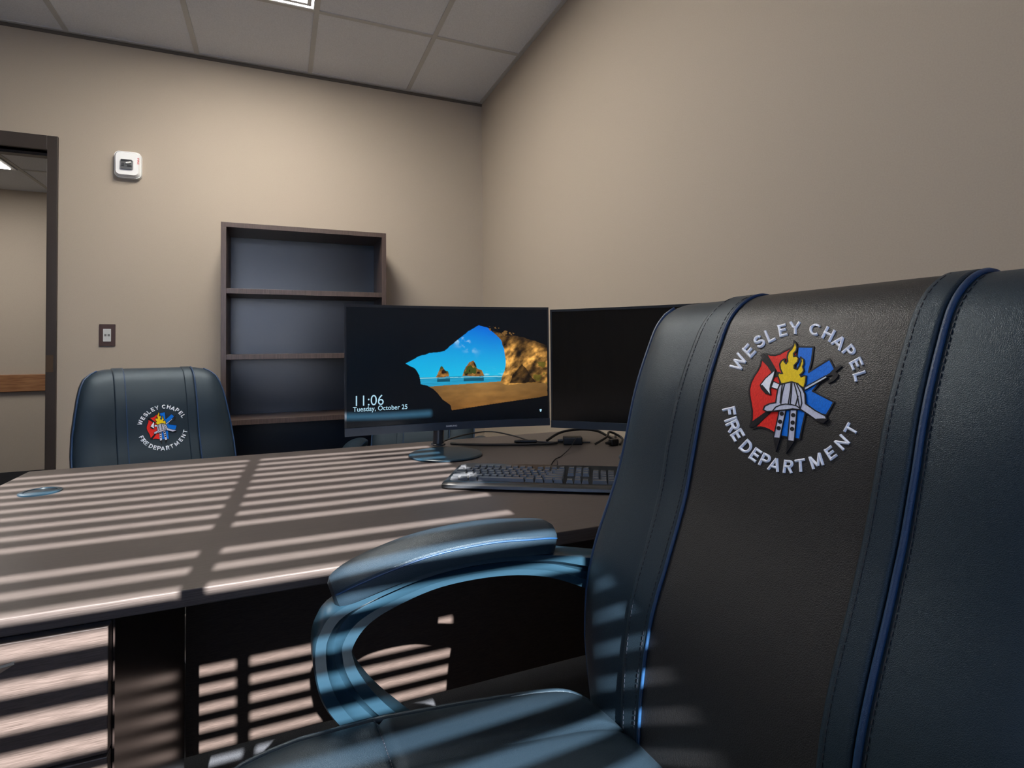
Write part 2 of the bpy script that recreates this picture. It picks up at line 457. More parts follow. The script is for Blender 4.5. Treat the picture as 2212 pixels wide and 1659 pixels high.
# ------------------------------------------------------------ desk
desk = thing('desk', (-1.07, -2.21, 0), 0, 'long dark brown laminate desk striped with sunlight', 'desk')
DO = Vector((-1.07, -2.21, 0)); TZ = .745
XA, XB, YA, YB = -1.938 - DO.x, -.175 - DO.x, -2.737 - DO.y, -1.692 - DO.y
box(XA, XB, YA, YB, TZ - .0235, TZ).build('desktop', M['desk'], desk, bevel=.0022, bseg=3)
XP = -1.508 - DO.x; YF = YA + .020
def pedestal(x0, x1, front):
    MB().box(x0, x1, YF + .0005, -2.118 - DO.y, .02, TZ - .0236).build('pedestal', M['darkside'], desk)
    if not front: return
    def drawer(z0, z1):
        o = box(x0 + .004, x1 - .003, YF - .019, YF, z0, z1).build('drawer', M['deskv'], desk, bevel=.0016, bseg=3)
        zc = .6900 if z1 > .6 else (z0 + z1) / 2 + .06
        xr = -1.607 - DO.x; y0_ = YF - .0192
        # arrow ended pull: flat wedge with a lip
        A_ = [(xr, y0_, zc), (xr - .045, y0_ - .026, zc + .003), (xr - .145, y0_ - .026, zc + .003), (xr - .19, y0_, zc), (xr - .145, y0_ - .004, zc - .024), (xr - .045, y0_ - .004, zc - .024)]
        h = MB(); B_ = [(p[0], p[1] + (.004 if i in (1, 2) else .0), p[2] - .004) for i, p in enumerate(A_)]
        h.add(A_ + B_, [(0, 1, 2, 3, 4, 5), (6, 11, 10, 9, 8, 7)] + [(i, i + 6, (i + 1) % 6 + 6, (i + 1) % 6) for i in range(6)])
        h.build('drawer_pull', M['metal'], o)
    drawer(.5505, .7135); drawer(.300, .5465); drawer(.045, .296)
pedestal(XA + .018, XP, True)
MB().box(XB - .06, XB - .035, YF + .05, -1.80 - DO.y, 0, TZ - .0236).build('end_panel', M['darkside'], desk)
MB().box(XP + .0002, XB - .0602, -2.10 - DO.y, -2.082 - DO.y, .12, TZ - .0238).build('modesty_panel', M['desk_shaded'], desk)
for x in (XA + .05, XP - .03):
    for y in (YF + .04, -2.15 - DO.y): MB().lathe([(.018, 0), (.018, .021)], (x, y, 0), 12).build('leveler_foot', M['blackp'], desk)
gr = thing('cable_grommet', (-1.8175, -1.992, TZ), 0, 'round dark plastic cable grommet set in the left end of the desk', 'grommet')
MB().lathe([(.041, -.004), (.041, .003), (.037, .0045), (.031, .004), (.030, .001), (.030, -.004)], seg=40).build('ring', M['armp'], gr, smooth=True)
MB().lathe([(.0298, -.0041), (.0298, .0028), (.028, .0032)], seg=40).build('cap', M['armp'], gr, smooth=True)

# ------------------------------------------------------------ monitors
def curved(u, wdt, sag):
    # u in 0..1 ; concave towards the viewer (local -y)
    x = (u - .5) * wdt
    return x, -sag * (2 * u - 1) ** 2
def monitor(loc, rz, label, lit, wdt=.676, hgt=.404, z0=.805, stand=(0, 0)):
    t = thing('monitor', (loc[0], loc[1], TZ), rz, label, 'monitor')
    sag = .028; n = 33
    def shell(x0, x1, za, zb, y0, y1, mb, k=n):
        P = []
        for i in range(k):
            u = x0 + (x1 - x0) * i / (k - 1); x, y = curved(u, wdt, sag)
            P += [(x, y + y0, za), (x, y + y1, za), (x, y + y1, zb), (x, y + y0, zb), (x, y + y0, za)]
        mb.grid(P, k, 5)
        e = [(0, 1, 2, 3)]
        mb.add(P[:4], e); mb.add(P[-5:-1], e)
        return mb
    z0 -= TZ
    body = shell(0, 1, z0 + .0005, z0 + hgt, .0, .022, MB())
    body.build('housing', M['bezel'], t)
    # bezels
    bz = MB()
    shell(0, 1, z0 + hgt - .0065, z0 + hgt + .0015, -.0035, .0, bz)
    shell(0, .0085, z0, z0 + hgt, -.0035, .0, bz, 3); shell(.9915, 1, z0, z0 + hgt, -.0035, .0, bz, 3)
    bz.build('bezel', M['bezel'], t)
    shell(0, 1, z0 - .001, z0 + .024, -.006, .0, MB()).build('chin', M['chin'], t)
    sx0, sx1, sz0, sz1 = .0087, .9913, z0 + .0245, z0 + hgt - .0067
    if lit:
        nu, nv = 560, 324
        me = bpy.data.meshes.new('screen')
        us = np.linspace(0, 1, nu); vs = np.linspace(0, 1, nv)
        X = (sx0 + (sx1 - sx0) * us - .5) * wdt; Y = -sag * (2 * (sx0 + (sx1 - sx0) * us) - 1) ** 2 - .0012
        UU, VV = np.meshgrid(us, vs, indexing='ij')
        co = np.zeros((nu, nv, 3)); co[..., 0] = X[:, None]; co[..., 1] = Y[:, None]; co[..., 2] = sz1 + (sz0 - sz1) * VV
        idx = np.arange(nu * nv).reshape(nu, nv)
        q = np.stack([idx[:-1, :-1], idx[:-1, 1:], idx[1:, 1:], idx[1:, :-1]], -1).reshape(-1, 4)
        me.vertices.add(nu * nv); me.vertices.foreach_set('co', co.ravel())
        me.loops.add(q.size); me.loops.foreach_set('vertex_index', q.ravel().astype(np.int32))
        me.polygons.add(len(q)); me.polygons.foreach_set('loop_start', (np.arange(len(q)) * 4).astype(np.int32))
        me.polygons.foreach_set('loop_total', np.full(len(q), 4, dtype=np.int32))
        me.update()
        c = wallpaper(UU, VV)
        at = me.color_attributes.new('picture', 'FLOAT_COLOR', 'POINT')
        rgba = np.ones((nu * nv, 4)); rgba[:, :3] = c.reshape(-1, 3)
        at.data.foreach_set('color', rgba.ravel().astype(np.float32))
        m = mat('lit screen', (.002, .010, .018), .2, spec=.5)
        a = N(m, 'ShaderNodeAttribute'); a.attribute_name = 'picture'
        bs = m.node_tree.nodes['Principled BSDF']
        m.node_tree.links.new(a.outputs['Color'], bs.inputs['Emission Color']); bs.inputs['Emission Strength'].default_value = 1.0
        me.materials.append(m)
        o = bpy.data.objects.new('screen', me); COL.objects.link(o); o.parent = t
        mt = mat('screen text', (.01, .01, .01), .4, emit=(.42, .68, .82), es=1.0)
        for txt, size, u0, v0, off in (('11:06', .0465, .028, .822, -.0002), ('Tuesday, October 25', .0212, .028, .868, .0001)):
            V, F = text_mesh(txt, size, off, 'LEFT')
            pts = []
            for v in V:
                u = u0 + v.x * .93 / (wdt * (sx1 - sx0)); uu = sx0 + (sx1 - sx0) * u
                x, y = curved(uu, wdt, sag)
                pts.append((x, y - .0018, sz1 + (sz0 - sz1) * v0 + v.y))
            MB().add(pts, F).build('screen_text', mt, t, fix=False)
        ic = MB()
        for du, dv, wd, hh in ((0, 0, .004, .003), (.006, 0, .003, .003), (.002, .012, .006, .002)):
            x, y = curved(sx0 + (sx1 - sx0) * (.958 + du), wdt, sag)
            zc = sz1 + (sz0 - sz1) * (.925 + dv)
            ic.add([(x, y - .0018, zc - hh), (x + wd, y - .0018, zc - hh), (x + wd, y - .0018, zc + hh), (x, y - .0018, zc + hh)], [(0, 1, 2, 3)])
        ic.build('status_icon', mt, t, fix=False)
    else:
        shell(sx0, sx1, sz0, sz1, -.0012, -.0002, MB()).build('screen', M['screen'], t)
    V, F = text_mesh('SAMSUNG', .0070, .0002)
    MB().add([(v.x * 1.15, curved(.5, wdt, sag)[1] - .0064, z0 + .009 + v.y) for v in V], F).build('maker_mark', M['white'], t, fix=False)
    # stand
    sx, sy = stand
    MB().lathe([(.108, 0.0005), (.111, .002), (.111, .005), (.108, .007), (.02, .0075)], (sx, sy, 0), 64).build('stand_base', M['armp'], t, smooth=True, angle=30)
    nk = MB()
    nk.tube([(sx + .006, sy + .148, .006), (sx + .010, sy + .150, .10), (sx + .018, sy + .152, .20)], [.0185, .0165, .015], 20)
    nk.build('stand_neck', M['bezel'], t, smooth=True, angle=50)
    MB().box(sx - .01, sx + .07, .0222, sy + .165, z0 + .11, z0 + .19).build('stand_mount', M['bezel'], t, bevel=.006)
    MB().lathe([(.024, .0076), (.024, .012), (.021, .014)], (sx + .006, sy + .148, 0), 24).build('stand_collar', M['bezel'], t, smooth=True)
    return t

def poly_in(pts, X, Y):
    inside = np.zeros(X.shape, bool); n = len(pts); j = n - 1
    for i in range(n):
        xi, yi = pts[i]; xj, yj = pts[j]
        c = ((yi > Y) != (yj > Y)) & (X < (xj - xi) * (Y - yi) / (yj - yi + 1e-12) + xi)
        inside ^= c; j = i
    return inside
def vnoise(X, Y, sc, seed, oct=4):
    r = np.random.RandomState(seed); out = np.zeros(X.shape); amp = 1; tot = 0
    for o in range(oct):
        G = r.rand(64, 64); x = X * sc; y = Y * sc
        xi = np.floor(x).astype(int); yi = np.floor(y).astype(int); fx = x - xi; fy = y - yi
        fx = fx * fx * (3 - 2 * fx); fy = fy * fy * (3 - 2 * fy)
        g = lambda a, b_: G[a % 64, b_ % 64]
        out += amp * ((g(xi, yi) * (1 - fx) + g(xi + 1, yi) * fx) * (1 - fy) + (g(xi, yi + 1) * (1 - fx) + g(xi + 1, yi + 1) * fx) * fy)
        tot += amp; amp *= .5; sc *= 2
    return out / tot
def wallpaper(U, V):
    # a sea cave looking out to a beach, painted as colours on the screen grid
    X = U * 1.78; Y = V
    lin = lambda r, g, b_: np.array([(c / 255.) ** 2.2 for c in (r, g, b_)])
    wob = (vnoise(X, Y, 14, 3) - .5) * .022
    xs = X + wob; ys = Y + (vnoise(X, Y, 15, 4) - .5) * .020
    def P(l): return [(a * 1.78, b_) for a, b_ in l]
    img = np.zeros(U.shape + (3,)); img[:] = lin(9, 9, 11)
    opening = P([(.275, .475), (.33, .425), (.39, .395), (.47, .375), (.53, .285), (.59, .205), (.648, .145), (.70, .175), (.745, .24), (.775, .31), (.80, .37), (.90, .33), (.999, .40), (.999, .80), (.80, .85), (.60, .90), (.505, .915), (.50, .86), (.46, .80), (.43, .735), (.38, .675), (.345, .66), (.34, .575), (.32, .52)])
    op = poly_in(opening, xs, ys)
    hz = .600
    t = np.clip((Y - .15) / (hz - .15), 0, 1)[..., None]
    sky = lin(0, 92, 214) * (1 - t) + lin(40, 190, 232) * t
    lft = np.clip((.72 - U) / .45, 0, 1)[..., None]
    sky = sky * (1 - .55 * lft) + lin(10, 178, 232) * .55 * lft
    cl = np.clip(vnoise(X, Y * 1.3, 16, 8, 5) - .50, 0, 1) * 4.5
    cm = np.exp(-(((X - 1.00) / .085) ** 2 + ((Y - .285 - (X - 1.0) * .5) / .06) ** 2))
    cl = (np.clip(cl * cm * 1.4, 0, .8))[..., None]
    sky = sky * (1 - cl) + lin(190, 230, 245) * cl
    lowc = (np.clip(vnoise(X, Y * 4, 14, 18, 4) - .55, 0, 1) * 3 * np.exp(-((Y - .575) / .03) ** 2) * (X > 1.15))[..., None]
    sky = sky * (1 - np.clip(lowc, 0, .7)) + lin(180, 235, 245) * np.clip(lowc, 0, .7)
    sea = lin(40, 150, 190) * np.ones_like(img) * (.7 + .7 * vnoise(X * .6, Y * 6, 20, 11, 3))[..., None]
    shore = .672 + .010 * np.sin(X * 3) - .03 * (U - .45)
    n1 = vnoise(X * .8, Y * 2.4, 12, 12, 5)[..., None]
    sd = np.clip((Y - .66) / .24, 0, 1)[..., None]
    sand = (lin(158, 118, 66) * (1 - sd) + lin(136, 92, 44) * sd) * (.7 + .6 * n1)
    sh = np.clip(1 - abs(U - .66) * 1.6, .55, 1.1)[..., None]; sand = sand * sh
    scene = np.where((Y < hz)[..., None], sky, np.where((Y < shore)[..., None], sea, sand))
    foam = ((abs(Y - hz - .006 - .006 * vnoise(X, Y, 18, 21)) < .003) & op)
    scene[foam] = lin(150, 215, 225)
    # sea stacks with reflections
    def stack(pts, base, seed):
        m = poly_in(P(pts), xs, ys) & (Y <= base + .004)
        n_ = vnoise(X, Y, 34, seed, 4)[..., None]
        tc = lin(150, 105, 50) * n_ ** 1.6 * 2.4
        g = (vnoise(X, Y, 20, seed + 1)[..., None] > .52) & (Y[..., None] < base - .02)
        tc = np.where(g, lin(66, 78, 30), tc)
        dark = (n_ < .36); tc = np.where(dark, lin(38, 28, 18), tc)
        scene[m] = tc[m]
    stack([(.425, .605), (.437, .545), (.447, .508), (.455, .500), (.470, .545), (.487, .560), (.492, .605)], hz, 31)
    stack([(.560, .605), (.575, .52), (.592, .475), (.617, .462), (.632, .525), (.660, .55), (.672, .605)], hz, 41)
    for a, b_ in ((.43, .495), (.565, .668)):
        m = (U > a) & (U < b_) & (Y > hz + .022) & (Y < hz + .046)
        scene[m] = scene[m] * .25
        m = (U > a) & (U < b_) & (Y > hz + .008) & (Y <= hz + .022); scene[m] = scene[m] * .55 + lin(30, 90, 110) * .3
    img = np.where(op[..., None], scene, img)
    # right hand rock
    rock = P([(.69, .165), (.74, .205), (.80, .235), (.87, .25), (.93, .29), (1.0, .325), (1.0, .685), (.88, .675), (.79, .69), (.752, .665), (.758, .62), (.775, .56), (.782, .46), (.777, .36), (.755, .27), (.72, .20)])
    rk = poly_in(rock, xs, ys)
    n2 = vnoise(X + Y * .5, Y, 22, 51, 5); n3 = vnoise(X, Y - X * .4, 9, 52, 3)
    rc = lin(186, 134, 66) * (n2[..., None] ** 2.6) * 4.2
    rc = rc * np.clip(-.25 + 2.3 * n3, .06, 1.4)[..., None]
    cav = poly_in(P([(.80, .675), (.82, .60), (.845, .54), (.868, .50), (.885, .53), (.91, .60), (.94, .67)]), xs, ys)
    edge = np.clip((ys - (.165 + (U - .69) * .52)) / .12, .12, 1)[..., None]
    rc = rc * edge
    rc = np.where(cav[..., None], rc * .16, rc)
    moss = (vnoise(X, Y, 16, 61)[..., None] > .55) & (U[..., None] > .9) & (Y[..., None] > .48)
    rc = np.where(moss, lin(104, 92, 34) * n2[..., None] * 1.9, rc)
    img = np.where(rk[..., None], rc, img)
    sp = poly_in(P([(.68, .15), (.74, .16), (.83, .22), (.80, .25), (.72, .22)]), xs, ys) & (vnoise(X, Y, 60, 71, 2) > .60)
    img[sp] = lin(120, 88, 46)
    # bottom black ledge rises to the left
    ledge = (Y > .90 - (U - .5) * .20) & (U > .49)
    img[ledge] = lin(8, 8, 10)
    return np.clip(img, 0, 1) * .95

# chord endpoints measured at the screen corners
monitor((-.782, -1.843), R(-4.2), 'curved monitor showing a beach seen from a cave and the time 11:06', True, stand=(-.046, -.128))
d2 = R(-52.5)
c2 = Vector((-.438, -1.896)) + Vector((math.cos(d2), math.sin(d2))) * .338 + Vector((-math.sin(d2), math.cos(d2))) * .028
monitor((c2.x, c2.y), d2, 'curved monitor with a dark blank screen, half hidden by the nearest chair', False, z0=.797, stand=(.06, -.15))

# ------------------------------------------------------------ keyboard
kb = thing('keyboard', (-.965, -2.365, TZ), R(-31.7), 'full size black computer keyboard on the desk in front of the monitors', 'keyboard')
KL, KD = .450, .172
kprof = [(0.0, .006), (.002, .012), (.010, .0165), (.026, .0175), (.034, .0150), (.160, .024), (.180, .026), (KD, .020), (KD, .008), (.17, .004), (.004, .003)]
P = []; nn_ = 24
for i in range(nn_):
    u = i / (nn_ - 1); x = KL * u
    e = max(0, 1 - min(x, KL - x) / .018); inset = .012 * e * e
    for (y, z) in kprof:
        yy = y + inset if y < .03 else y - inset * .6
        P.append((x, yy, z * (1 - .25 * e * e)))
mb = MB(); m_ = len(kprof)
mb.add(P, [(i * m_ + j, (i + 1) * m_ + j, (i + 1) * m_ + (j + 1) % m_, i * m_ + (j + 1) % m_) for i in range(nn_ - 1) for j in range(m_)] + [tuple(range(m_)), tuple((nn_ - 1) * m_ + j for j in range(m_))])
mb.build('keyboard_case', M['kb'], kb, smooth=True, angle=35)
U_ = .0178
kmesh = {}
def key(x, y, wdt, dep=.0152):
    z = .0150 + (y - .034) * .0714 
    k_ = (round(wdt, 4), round(dep, 4))
    if k_ not in kmesh:
        t_ = .0022
        v = [(0, 0, 0), (wdt, 0, 0), (wdt, dep, 0), (0, dep, 0), (t_, t_ * .8, .0075), (wdt - t_, t_ * .8, .0075), (wdt - t_, dep - t_ * .4, .0080), (t_, dep - t_ * .4, .0080)]
        m = MB().add(v, [(0, 3, 2, 1), (4, 5, 6, 7), (0, 1, 5, 4), (1, 2, 6, 5), (2, 3, 7, 6), (3, 0, 4, 7)])
        o = m.build('key', M['key'], kb); kmesh[k_] = o.data
    else:
        o = bpy.data.objects.new('key', kmesh[k_]); COL.objects.link(o); o.parent = kb
    o.location = (x, y, z + .0003)
g = .0018; x0 = .014; y0 = .0345; rowh = .0182
def row(r_, widths, xs_=None):
    x = xs_ if xs_ is not None else x0
    for wd in widths:
        if wd < 0: x += -wd * U_; continue
        key(x + g / 2, y0 + r_ * rowh, wd * U_ - g); x += wd * U_
row(0, [1.25, 1.25, 1.25, 6.25, 1.25, 1.25, 1.25, 1.25])
row(1, [2.25] + [1] * 10 + [2.75])
row(2, [1.75] + [1] * 11 + [2.25])
row(3, [1.5] + [1] * 12 + [1.5])
row(4, [1] * 13 + [2])
row(5.25, [1, -1, 1, 1, 1, 1, -.5, 1, 1, 1, 1, -.5, 1, 1, 1, 1])
xn = x0 + 15 * U_ + .006
row(0, [1, 1, 1], xn); row(1, [-1, 1], xn); row(3, [1, 1, 1], xn); row(4, [1, 1, 1], xn); row(5.25, [1, 1, 1], xn)
xp = xn + 3 * U_ + .006
row(0, [2, 1], xp)
for r_ in (1, 2, 3, 4): row(r_, [1, 1, 1], xp)

# ------------------------------------------------------------ cables and adapters on the desk
def cable(name, pts, r, label, group=None, sub=8, blocks=()):
    # Catmull-Rom through the points
    pts = [Vector(p) for p in pts]; q = []
    for i in range(len(pts) - 1):
        p0 = pts[max(i - 1, 0)]; p1 = pts[i]; p2 = pts[i + 1]; p3 = pts[min(i + 2, len(pts) - 1)]
        for k in range(sub):
            t = k / sub
            q.append(.5 * ((2 * p1) + (p2 - p0) * t + (2 * p0 - 5 * p1 + 4 * p2 - p3) * t * t + (3 * p1 - p0 - 3 * p2 + p3) * t ** 3))
    q.append(pts[-1])
    for p_ in q: p_.z = max(p_.z, TZ + r + .0002)
    mb = MB().tube(q, r, 8)
    o = mb.build(name, M['cable'], smooth=True)
    tag(o, label, 'cable', group); return o
cable('monitor_cable', [(-.80, -1.775, .752), (-.735, -1.735, .76), (-.645, -1.70, .765), (-.60, -1.75, .772), (-.545, -1.81, .762), (-.50, -1.88, .750), (-.42, -1.93, .748), (-.33, -1.97, .748)], .0026, 'thin black cable arching across the desk behind the lit monitor stand', 'black cables')
cable('monitor_cable', [(-.770, -1.795, .750), (-.715, -1.845, .750), (-.60, -1.90, .749), (-.52, -1.93, .749), (-.475, -1.945, .750), (-.445, -1.95, .752)], .0042, 'thick black power cable lying flat behind the keyboard towards the blank monitor', 'black cables')
cable('monitor_cable', [(-.40, -2.00, .772), (-.43, -2.04, .770), (-.475, -2.09, .758), (-.53, -2.14, .748), (-.565, -2.168, .747), (-.60, -2.215, .747), (-.622, -2.255, .747), (-.600, -2.245, .747), (-.572, -2.19, .747)], .0014, 'very thin black cord looping forward on the desk beside the keyboard', 'black cables')
cable('monitor_cable', [(-.46, -1.90, .752), (-.40, -1.89, .775), (-.33, -1.90, .782), (-.28, -1.94, .778), (-.25, -1.99, .755), (-.22, -1.96, .765)], .0045, 'black cable bundled over the power adapter behind the blank monitor', 'black cables')
cable('monitor_cable', [(-.34, -2.02, .750), (-.29, -2.01, .768), (-.26, -1.985, .780), (-.235, -2.02, .762), (-.27, -2.06, .750)], .0040, 'black cable curled beside the stand of the blank monitor', 'black cables')
def adapter(loc, rz, dims, label):
    t = thing('power_adapter', (loc[0], loc[1], TZ), rz, label, 'power adapter', 'black adapters and plugs on the desk')
    a, b_, c = dims
    box(-a, a, -b_, b_, .0005, c).build('adapter_body', M['cable'], t, bevel=.004)
    MB().tube([(-a - .018, 0, c * .5), (-a + .001, 0, c * .5)], [.004, .007], 10).build('strain_relief', M['cable'], t, smooth=True)
adapter((-.395, -1.965), R(-25), (.032, .020, .026), 'chunky black power adapter under the blank monitor among the cables')
adapter((-.520, -1.880), R(-25), (.030, .006, .012), 'slim black cable plug lying left of the chunky adapter')
adapter((-.285, -2.045), R(10), (.016, .010, .022), 'small black plug beside the stand of the blank monitor')

# ------------------------------------------------------------ chairs
KN = 1.0
KS = np.array([-.05, 0, .12, .25, .4, .6, .8]) * KN
KP = np.array([-.03, 0, .0573, .0956, .1539, .1694, .150]) * KN
def prof_y(s):
    i = int(np.clip(np.searchsorted(KS, s) - 1, 0, len(KS) - 2)); h = KS[i + 1] - KS[i]; t = (s - KS[i]) / h
    mt = []
    for j in (i, i + 1):
        if j == 0: mt.append((KP[1] - KP[0]) / (KS[1] - KS[0]))
        elif j == len(KS) - 1: mt.append((KP[-1] - KP[-2]) / (KS[-1] - KS[-2]))
        else: mt.append((KP[j + 1] - KP[j - 1]) / (KS[j + 1] - KS[j - 1]))
    return (2 * t ** 3 - 3 * t * t + 1) * KP[i] + (t ** 3 - 2 * t * t + t) * h * mt[0] + (-2 * t ** 3 + 3 * t * t) * KP[i + 1] + (t ** 3 - t * t) * h * mt[1]
THK = .092; RR = THK / 2; SMAX = .62
NEAR_BANDS = (([0, .09, .2, .33, .56], [-.154, -.157, -.158, -.148, -.146]), ([0, .21, .34, .43, .55], [-.109, -.107, -.102, -.106, -.111]), ([0, .06, .18, .26, .38], [.117, .117, .115, .1125, .113]), ([0, .04, .17, .26, .38], [.146, .146, .1465, .143, .143]))
FAR_BANDS = (([0, 1], [-.133, -.133]), ([0, 1], [-.098, -.098]), ([0, 1], [.098, .098]), ([0, 1], [.133, .133]))

LOGO = np.array([[-0.19577, -0.005252], [0.241036, 0.017799], [0.104556, 0.176915], [-0.053577, -0.001386], [-0.046242, -0.041358], [-0.034523, -0.022395], [0.006605, -0.000445], [0.00618, 0.005383], [0.009561, 0.00355], [0.004111, 0.003769]])
CAN = np.array([[-1.686183607677064, -1.174463589995412], [0.001663631235340485, -0.00020743126928576242], [0.0002762932373609968, 0.001570307493284023]])
def logo_near(x, y):
    a, b_ = x / 1000, y / 1000
    return tuple(np.array([1, a, b_, a * a, a * b_, b_ * b_, a ** 3, a * a * b_, a * b_ * b_, b_ ** 3]) @ LOGO)
def logo_flat(x, y, c=(.014, .222), rot=-.06, rad=.0805):
    p = np.array([1, x, y]) @ CAN
    return c[0] + rad * (p[0] * math.cos(rot) - p[1] * math.sin(rot)), c[1] + rad * (p[0] * math.sin(rot) + p[1] * math.cos(rot))

# emblem artwork, drawn in a 1817 x 1659 plane
RED = [[(625, 498), (662, 510), (700, 512), (740, 500), (770, 482), (810, 462), (850, 445), (895, 440), (880, 620), (740, 700), (690, 610)],
       [(586, 545), (575, 600), (555, 640), (525, 685), (495, 745), (483, 800), (485, 850), (497, 920), (507, 985), (505, 1040), (497, 1085), (640, 985), (740, 900), (745, 700), (690, 650)],
       [(515, 1132), (545, 1122), (580, 1120), (615, 1127), (650, 1142), (700, 1172), (760, 950), (700, 960), (630, 1020)]]
BLUE = [(895, 440), (1028, 442), (1012, 560), (988, 655), (1075, 600), (1165, 545), (1190, 590), (1215, 640), (1120, 700), (1022, 815), (1110, 860), (1205, 908), (1175, 965), (1140, 1020), (965, 985), (935, 1110), (912, 1225), (830, 1212), (748, 1195), (790, 960), (840, 760), (880, 560)]
FLAME = [(765, 775), (742, 722), (727, 682), (738, 660), (752, 668), (768, 668), (750, 630), (744, 590), (758, 562), (788, 545), (783, 568), (798, 585), (812, 562), (808, 530), (816, 492), (845, 462), (862, 430), (870, 395), (882, 415), (891, 445), (884, 476), (862, 500), (864, 525), (886, 520), (905, 540), (896, 570), (868, 600), (868, 625), (893, 634), (914, 602), (926, 566), (922, 530), (946, 548), (950, 582), (940, 612), (950, 642), (940, 662), (918, 680), (928, 696), (950, 686), (970, 690), (966, 740), (952, 792), (900, 762), (850, 745), (800, 755)]
HELMET = [(715, 915), (722, 860), (733, 800), (748, 765), (795, 752), (850, 740), (900, 755), (940, 795), (963, 845), (968, 925), (1050, 982), (1140, 1030), (1152, 1060), (1120, 1088), (1070, 1070), (1000, 1020), (930, 975), (860, 968), (780, 978), (700, 986), (640, 990), (608, 975), (620, 945), (660, 925)]
BRIM = [[(690, 982), (715, 952), (755, 935), (800, 927), (850, 932), (895, 945), (930, 972)]]
RIBS = [[(772, 752), (765, 800), (752, 915)], [(790, 756), (772, 830), (758, 925)], [(845, 742), (842, 800), (822, 925)], [(852, 742), (848, 830), (838, 930)], [(868, 745), (885, 800), (902, 870), (918, 960)], [(888, 752), (925, 830), (938, 920), (925, 965)], [(905, 860), (885, 935)]]
AXE = [(707, 635), (695, 690), (668, 765), (662, 800), (668, 847), (622, 832), (590, 795), (580, 765), (622, 710)]
AXEB = [(580, 768), (600, 765), (640, 812), (668, 847), (622, 834), (590, 797)]
NECK = [(692, 735), (752, 762), (735, 805), (672, 785)]
POLE = [(950, 788), (1138, 686), (1148, 703), (960, 810)]
HOOK = [(1148, 690), (1190, 640), (1262, 592), (1274, 606), (1218, 655), (1243, 672), (1235, 700), (1200, 733), (1158, 752), (1150, 738), (1195, 706), (1192, 680)]
H1 = [(575, 512), (608, 495), (745, 685), (700, 700)]
H2 = [(478, 1112), (497, 1080), (632, 985), (665, 1000), (520, 1122)]
RAIL = [[(742, 978), (798, 978), (745, 1216), (690, 1210)], [(835, 975), (892, 975), (868, 1242), (811, 1236)]]
TIP = [[(688, 1212), (746, 1218), (710, 1332)], [(808, 1238), (868, 1244), (797, 1347)]]
DOTS = [(762, 1008), (747, 1075), (735, 1130), (860, 1020), (855, 1083), (850, 1137)]
LET = [('W', 395, 577), ('E', 493, 487), ('S', 577, 413), ('L', 668, 372), ('E', 768, 314), ('Y', 872, 290), ('C', 1042, 290), ('H', 1160, 323), ('A', 1248, 397), ('P', 1350, 462), ('E', 1412, 570), ('L', 1437, 685),
       ('F', 304, 988), ('I', 313, 1055), ('R', 333, 1113), ('E', 372, 1190), ('D', 447, 1294), ('E', 526, 1360), ('P', 612, 1401), ('A', 695, 1442), ('R', 812, 1457), ('T', 915, 1440), ('M', 1050, 1405), ('E', 1172, 1338), ('N', 1270, 1250), ('T', 1345, 1140)]

def arc(cx, cy, rx, ry, a0, a1, n=10): return [(cx + rx * math.cos(R(a0 + (a1 - a0) * i / n)), cy + ry * math.sin(R(a0 + (a1 - a0) * i / n))) for i in range(n + 1)]
o_l = .098
GLY = {
 'W': (1.22, [[(.06, 1), (.33, .06)], [(.33, .06), (.61, .95)], [(.61, .95), (.89, .06)], [(.89, .06), (1.16, 1)]]),
 'E': (.68, [[(.1, 0), (.1, 1)], [(.1, .902), (.68, .902)], [(.1, .51), (.62, .51)], [(.1, .098), (.68, .098)]]),
 'S': (.76, [arc(.38, .69, .27, .215, 15, 180, 8) + arc(.38, .69, .27, .19, 180, 270, 5)[1:] + arc(.38, .31, .28, .19, 90, 0, 5)[1:] + arc(.38, .31, .28, .215, 0, -165, 8)[1:]]),
 'L': (.64, [[(.1, 0), (.1, 1)], [(.1, .098), (.64, .098)]]),
 'Y': (.86, [[(.06, 1), (.43, .45)], [(.80, 1), (.43, .45)], [(.43, .5), (.43, 0)]]),
 'C': (.88, [arc(.47, .5, .37, .405, 42, 318, 18)]),
 'H': (.82, [[(.1, 0), (.1, 1)], [(.72, 0), (.72, 1)], [(.1, .51), (.72, .51)]]),
 'A': (.92, [[(.06, 0), (.46, .97)], [(.86, 0), (.46, .97)], [(.2, .29), (.72, .29)]]),
 'P': (.74, [[(.1, 0), (.1, 1)], [(.1, .902), (.42, .902)] + arc(.42, .68, .24, .222, 90, -90, 8)[1:] + [(.1, .458)]]),
 'F': (.64, [[(.1, 0), (.1, 1)], [(.1, .902), (.64, .902)], [(.1, .50), (.56, .50)]]),
 'I': (.2, [[(.1, 0), (.1, 1)]]),
 'R': (.78, [[(.1, 0), (.1, 1)], [(.1, .902), (.42, .902)] + arc(.42, .69, .24, .212, 90, -90, 8)[1:] + [(.1, .478)], [(.40, .48), (.70, 0)]]),
 'D': (.82, [[(.1, 0), (.1, 1)], [(.1, .902), (.34, .902)] + arc(.34, .5, .39, .402, 90, -90, 12)[1:] + [(.1, .098)]]),
 'T': (.78, [[(.0, .902), (.78, .902)], [(.39, .9), (.39, 0)]]),
 'M': (1.0, [[(.1, 0), (.1, 1)], [(.9, 0), (.9, 1)], [(.12, .95), (.5, .12)], [(.88, .95), (.5, .12)]]),
 'N': (.84, [[(.1, 0), (.1, 1)], [(.74, 0), (.74, 1)], [(.12, .95), (.72, .05)]]),
}

